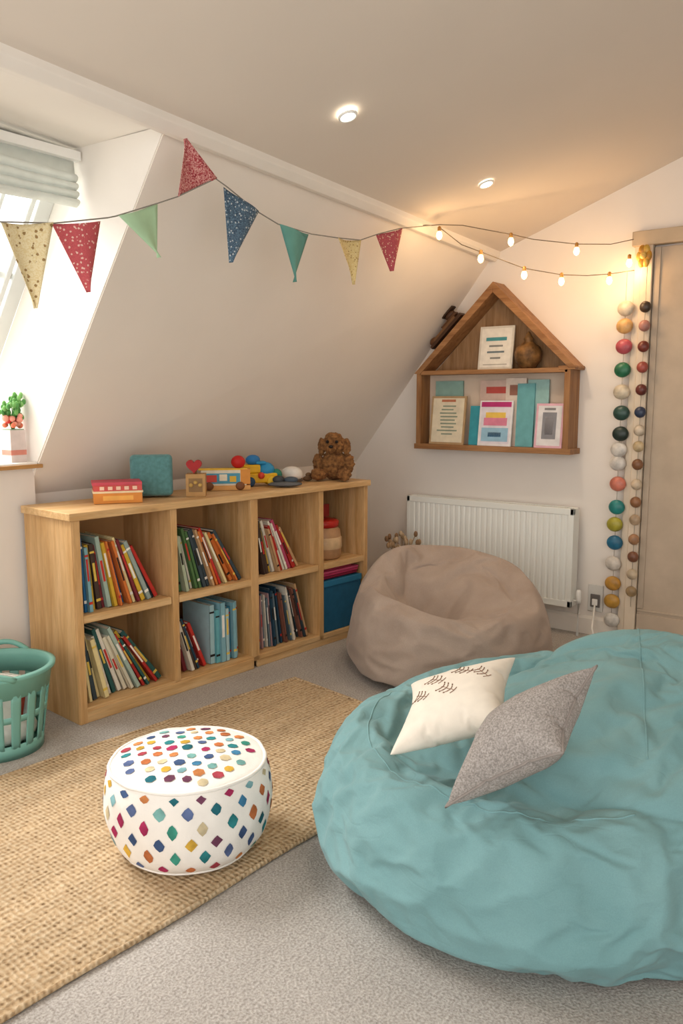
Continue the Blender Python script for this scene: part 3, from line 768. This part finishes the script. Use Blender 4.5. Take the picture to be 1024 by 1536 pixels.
# ---------------------------------------------------------------- bunting
BU=empty("bunting")
def patt(name,base,c1,c2,scale):
    m,nt,b=newmat(name); v=coord(nt)
    vo=tex(nt,"ShaderNodeTexVoronoi",scale,v); n=tex(nt,"ShaderNodeTexNoise",scale*1.1,v,Detail=2,Distortion=3.5)
    f=ramp(nt,n.outputs[0],[(.50,0.0),(.53,1.0)])
    n2=tex(nt,"ShaderNodeTexNoise",scale*2.2,v,Detail=1,Distortion=1.0); 
    va=nt.nodes.new("ShaderNodeMath"); va.operation='ADD'; nt.links.new(vo.outputs["Distance"],va.inputs[0])
    ml=nt.nodes.new("ShaderNodeMath"); ml.operation='MULTIPLY'; ml.inputs[1].default_value=.35; nt.links.new(n2.outputs[0],ml.inputs[0]); nt.links.new(ml.outputs[0],va.inputs[1])
    g=ramp(nt,va.outputs[0],[(.40,1.0),(.47,0.0)])
    c=mixc(nt,f,hx(base),hx(c1)); c=mixc(nt,g,c,hx(c2)); nt.links.new(c,b.inputs["Base Color"]); b.inputs["Roughness"].default_value=.85
    w=tex(nt,"ShaderNodeTexNoise",250,v,Detail=2); bump(nt,b,w.outputs[0],.2,.001); return m
mats=[patt("cream_leaf","#E8D9B0","#E0CC9A","#9A7A4A",60),patt("rose_floral","#C4585C","#B84E55","#E4BDB0",90),simple("mint_cotton","#B2D5AE",.85,.04,20,250,.2,.001),
 patt("red_print","#A83A42","#D9A29A","#902A36",80),patt("navy_floral","#34475A","#5B7689","#B8BEC0",90),simple("teal_cotton_flag","#56887F",.85,.05,20,250,.2,.001),
 patt("yellow_floral","#E4D09A","#D8BE7E","#A8804C",90),patt("pink_floral","#C0585E","#A84650","#E0C0A6",90)]
FL=[((1.22,1.712),(1.37,1.735),(1.315,1.50)),((1.38,1.735),(1.53,1.765),(1.485,1.56)),((1.59,1.79),(1.76,1.86),(1.74,1.69)),((1.83,1.89),(2.0,1.98),(1.87,2.075)),
 ((2.05,1.965),(2.20,1.91),(2.075,1.72)),((2.31,1.885),(2.50,1.88),(2.40,1.69)),((2.66,1.89),(2.82,1.905),(2.765,1.72)),((2.95,1.95),(3.12,2.0),(3.06,1.81))]
for k,(a,b_,t) in enumerate(FL):
    def fl(b,a=a,b_=b_,t=t,k=k):
        def fn(u,v):
            x=(a[0]*(1-u)+b_[0]*u)*(1-v)+t[0]*v; z=(a[1]*(1-u)+b_[1]*u)*(1-v)+t[1]*v
            return (x,2.05+.014*math.sin(u*4+k*2)*(1-v*.3)+.01*v*math.sin(k*1.7+1),z-.004*math.sin(math.pi*u)*(1-v))
        b.grid(fn,12,14,mat=0)
    one("flag_%d"%(k+1),mats[k],fl,parent=BU,solid=.0015)
STR=[(.35,2.14),(.6,1.86),(.9,1.73),(1.22,1.712),(1.38,1.735),(1.56,1.78),(1.59,1.79),(1.76,1.86),(1.83,1.89),(2.0,1.98),(2.05,1.965),(2.20,1.91),(2.31,1.885),(2.5,1.88),(2.66,1.89),(2.82,1.905),(2.95,1.95),(3.12,2.0),(3.38,2.055)]
M_str=simple("twine","#8F8A80",.8,.1,40)
def stri(b):
    b.tube([(x,2.05 if 0<i else 2.108,z) for i,(x,z) in enumerate(STR)],.0022,6)
    b.tube([(3.38,2.05,2.055),(3.40,2.09,2.065),(3.40,2.108,2.065)],.002,6)
one("string",M_str,stri,parent=BU)

# ---------------------------------------------------------------- fairy lights
FLT=empty("fairy_lights")
top=[(3.42,2.108,2.066),(3.42,2.03,2.062),(3.5,1.95,2.062),(3.57,1.89,2.05),(3.68,1.79,2.03),(3.76,1.71,2.01),(3.92,1.56,1.995),(4.05,1.44,2.0),(4.15,1.36,2.03)]
bot=[(3.42,2.03,2.05),(3.5,1.955,1.975),(3.57,1.89,1.945),(3.73,1.74,1.875),(3.87,1.61,1.85),(3.97,1.52,1.85),(4.05,1.44,1.86),(4.14,1.35,1.88)]
M_wire=simple("lamp_wire","#6B5E4C",.6,.1)
def wires(b):
    b.tube(top,.0022,6); b.tube(bot,.0022,6)
one("wires",M_wire,wires,parent=FLT)
M_bulb=emis("warm_bulb",(1.0,.60,.24),9)
BL=[(3.42,2.03,2.045),(3.57,1.89,1.945),(3.68,1.79,2.028),(3.73,1.74,1.875),(3.87,1.61,1.85),(3.92,1.56,1.993),(4.05,1.44,1.86),(4.12,1.37,1.945)]
def bulbs(b):
    for p in BL: b.lathe([(.001,-.052),(.010,-.046),(.0145,-.034),(.012,-.020),(.007,-.012)],14,M=Matrix.Translation(p))
def socks(b):
    for p in BL: b.lathe([(.0075,-.014),(.0085,-.010),(.0085,.006),(.004,.010),(.001,.011)],12,M=Matrix.Translation(p))
one("bulbs",M_bulb,bulbs,parent=FLT); one("sockets",simple("brass_socket","#B98A4A",.4,.1,metal=.5),socks,parent=FLT)
for i,p in enumerate(BL):
    l=bpy.data.lights.new("bulb_glow",'POINT'); l.energy=.75; l.color=(1,.62,.30); l.shadow_soft_size=.025
    lo=bpy.data.objects.new("glow_%d"%(i+1),l); COL.objects.link(lo); lo.location=(p[0]-.02,p[1]-.02,p[2]-.075); lo.parent=FLT

# ---------------------------------------------------------------- garlands
G1=[(1.70,'#D3C7B2'),(1.615,'#E0B070'),(1.515,'#C85A66'),(1.40,'#2B7A55'),(1.29,'#E2D4BA'),(1.185,'#2F5249'),(1.08,'#2B3C36'),(.93,'#E8E2DA'),(.825,'#E0846E'),(.705,'#2B918D'),(.615,'#B3AA3C'),(.52,'#2B7BA0'),(.41,'#DDD4C8'),(.305,'#D09A44'),(.21,'#D09E44'),(.11,'#E8E4DC')]
M_disc=attrmat("glazed_disc",.35,.3,30,.2,.5)
def gar(b):
    b.tube([(4.15,1.388,1.88),(4.15,1.388,.08)],.0015,5,'#B9AE9C')
    rnd=random.Random(3)
    for z,c in G1+[(1.0,'#E9E4DC')]:
        b.ball((4.15,1.388+rnd.uniform(-.004,.004),z),(.022,.042,.038),c,n=20)
one("disc_garland",M_disc,gar)
G2=[(1.70,'#4A3A2E'),(1.61,'#BC8478'),(1.51,'#7E3A30'),(1.41,'#B0564A'),(1.30,'#6A322C'),(1.19,'#34405A'),(1.10,'#DDCDB6'),(1.02,'#CFB890'),(.93,'#8A5E40'),(.83,'#DCC8AC'),(.74,'#9A6C4A'),(.65,'#CCB090'),(.55,'#BE8E68'),(.46,'#8A5A42'),(.37,'#DAC6A8'),(.28,'#B0946C')]
def gar2(b):
    b.tube([(4.13,1.285,1.93),(4.13,1.285,.2)],.0015,5,'#B9AE9C')
    for z,c in G2: b.ball((4.13,1.285,z),(.022,.028,.028),c,n=18)
    for k in range(6):
        a=k*math.pi/3; b.ball((4.12,1.30+.020*math.cos(a),1.94+.032*math.sin(a)),(.014,.018,.026),'#D99A2E' if k%2 else '#E0B34A',n=12)
    b.ball((4.105,1.30,1.94),.016,'#F0C66A')
one("disc_garland",M_disc,gar2)

# ---------------------------------------------------------------- downlights
M_led=emis("led",(1,.93,.8),18)
for (x,y) in ((2.40,1.80),(3.40,1.78)):
    sl=(2.74-ZK(x))/1.95; z=ZK(x)+(2.15-y)*sl
    E=empty("ceiling_downlight",(x,y,z-.001),(math.atan(-sl),0,0))
    one("bezel",M_white,lambda b:b.lathe([(.026,.004),(.026,-.003),(.033,-.004),(.035,0),(.035,.004)],32),parent=E)
    one("lens",M_led,lambda b:b.lathe([(.026,-.001),(.001,-.001)],32),parent=E)
    l=bpy.data.lights.new("downlight",'SPOT'); l.energy=14; l.color=(1,.88,.72); l.spot_size=2.3; l.spot_blend=.8; l.shadow_soft_size=.04
    lo=bpy.data.objects.new("lamp",l); COL.objects.link(lo); lo.parent=E; lo.location=(0,0,-.02)

# ---------------------------------------------------------------- window plant + dried flowers
FV=empty("flower_vase",(1.825,3.06,1.0),(0,0,0),1.0)
def fvs(b):
    b.box((-.033,-.033,0),(.033,.033,.13),'#DCCBC4'); b.box((-.030,-.030,.13),(.030,.030,.134),'#8FA58C'); b.box((-.034,-.034,.03),(.034,.034,.05),'#D98A78')
    rnd=random.Random(9)
    for k in range(26):
        a=rnd.uniform(0,6.28); r=rnd.uniform(.015,.042); h=rnd.uniform(.2,.27)
        b.tube([(0,0,.12),(r*.5*math.cos(a),r*.5*math.sin(a),(h+.12)/2),(r*math.cos(a),r*math.sin(a),h)],[.002,.0018,.001],5,'#5F9A4C')
        for j in range(3): b.ball((r*math.cos(a)+rnd.uniform(-.010,.010),r*math.sin(a)+rnd.uniform(-.012,.012),h+rnd.uniform(-.03,.01)),(.009,.007,.012),rnd.choice(['#6FAA5A','#85BC6C','#4F8F45']),n=8)
    for k in range(16):
        a=rnd.uniform(0,6.28); r=rnd.uniform(.015,.036); b.ball((r*math.cos(a),r*math.sin(a),rnd.uniform(.14,.19)),rnd.uniform(.010,.016),rnd.choice(['#E0553F','#E87B5A','#D0403A','#F0A08A']),n=10)
one("vase_and_flowers",M_attr,fvs,parent=FV)
DV=empty("dried_flower_pot",(3.86,2.50,0))
def dfp(b):
    b.lathe([(.001,0),(.08,0),(.095,.05),(.10,.2),(.085,.3),(.09,.32),(.08,.32),(.075,.28),(.001,.27)],28,'#A38C72')
    rnd=random.Random(6)
    for k in range(26):
        a=rnd.uniform(0,6.28); r=rnd.uniform(.03,.10); h=rnd.uniform(.40,.50)
        b.tube([(0,0,.27),(r*.4*math.cos(a),r*.4*math.sin(a),.38),(r*math.cos(a),r*math.sin(a),h)],.0025,5,'#8A6E50'); b.ball((r*math.cos(a),r*math.sin(a),h),(.012,.012,.018),rnd.choice(['#A98A66','#8C6A4A','#C2A988']),n=8)
one("pot_and_stems",M_attr,dfp,parent=DV)

# ---------------------------------------------------------------- lighting
w=bpy.data.worlds.new("world"); sc.world=w; w.use_nodes=True
bg=w.node_tree.nodes["Background"]; bg.inputs[0].default_value=(1,.98,.955,1); bg.inputs[1].default_value=2.05
def area(name,loc,target,sx,sy,e,col):
    l=bpy.data.lights.new(name,'AREA'); l.shape='RECTANGLE'; l.size=sx; l.size_y=sy; l.energy=e; l.color=col
    o=bpy.data.objects.new(name,l); COL.objects.link(o); o.location=loc
    o.rotation_euler=(Vector(target)-Vector(loc)).to_track_quat('-Z','Y').to_euler(); return o
area("daylight_skylight",(1.3,4.5,3.3),(1.4,2.3,.8),2.2,1.6,250,(1,.985,.96))
sc.view_settings.view_transform='Standard'
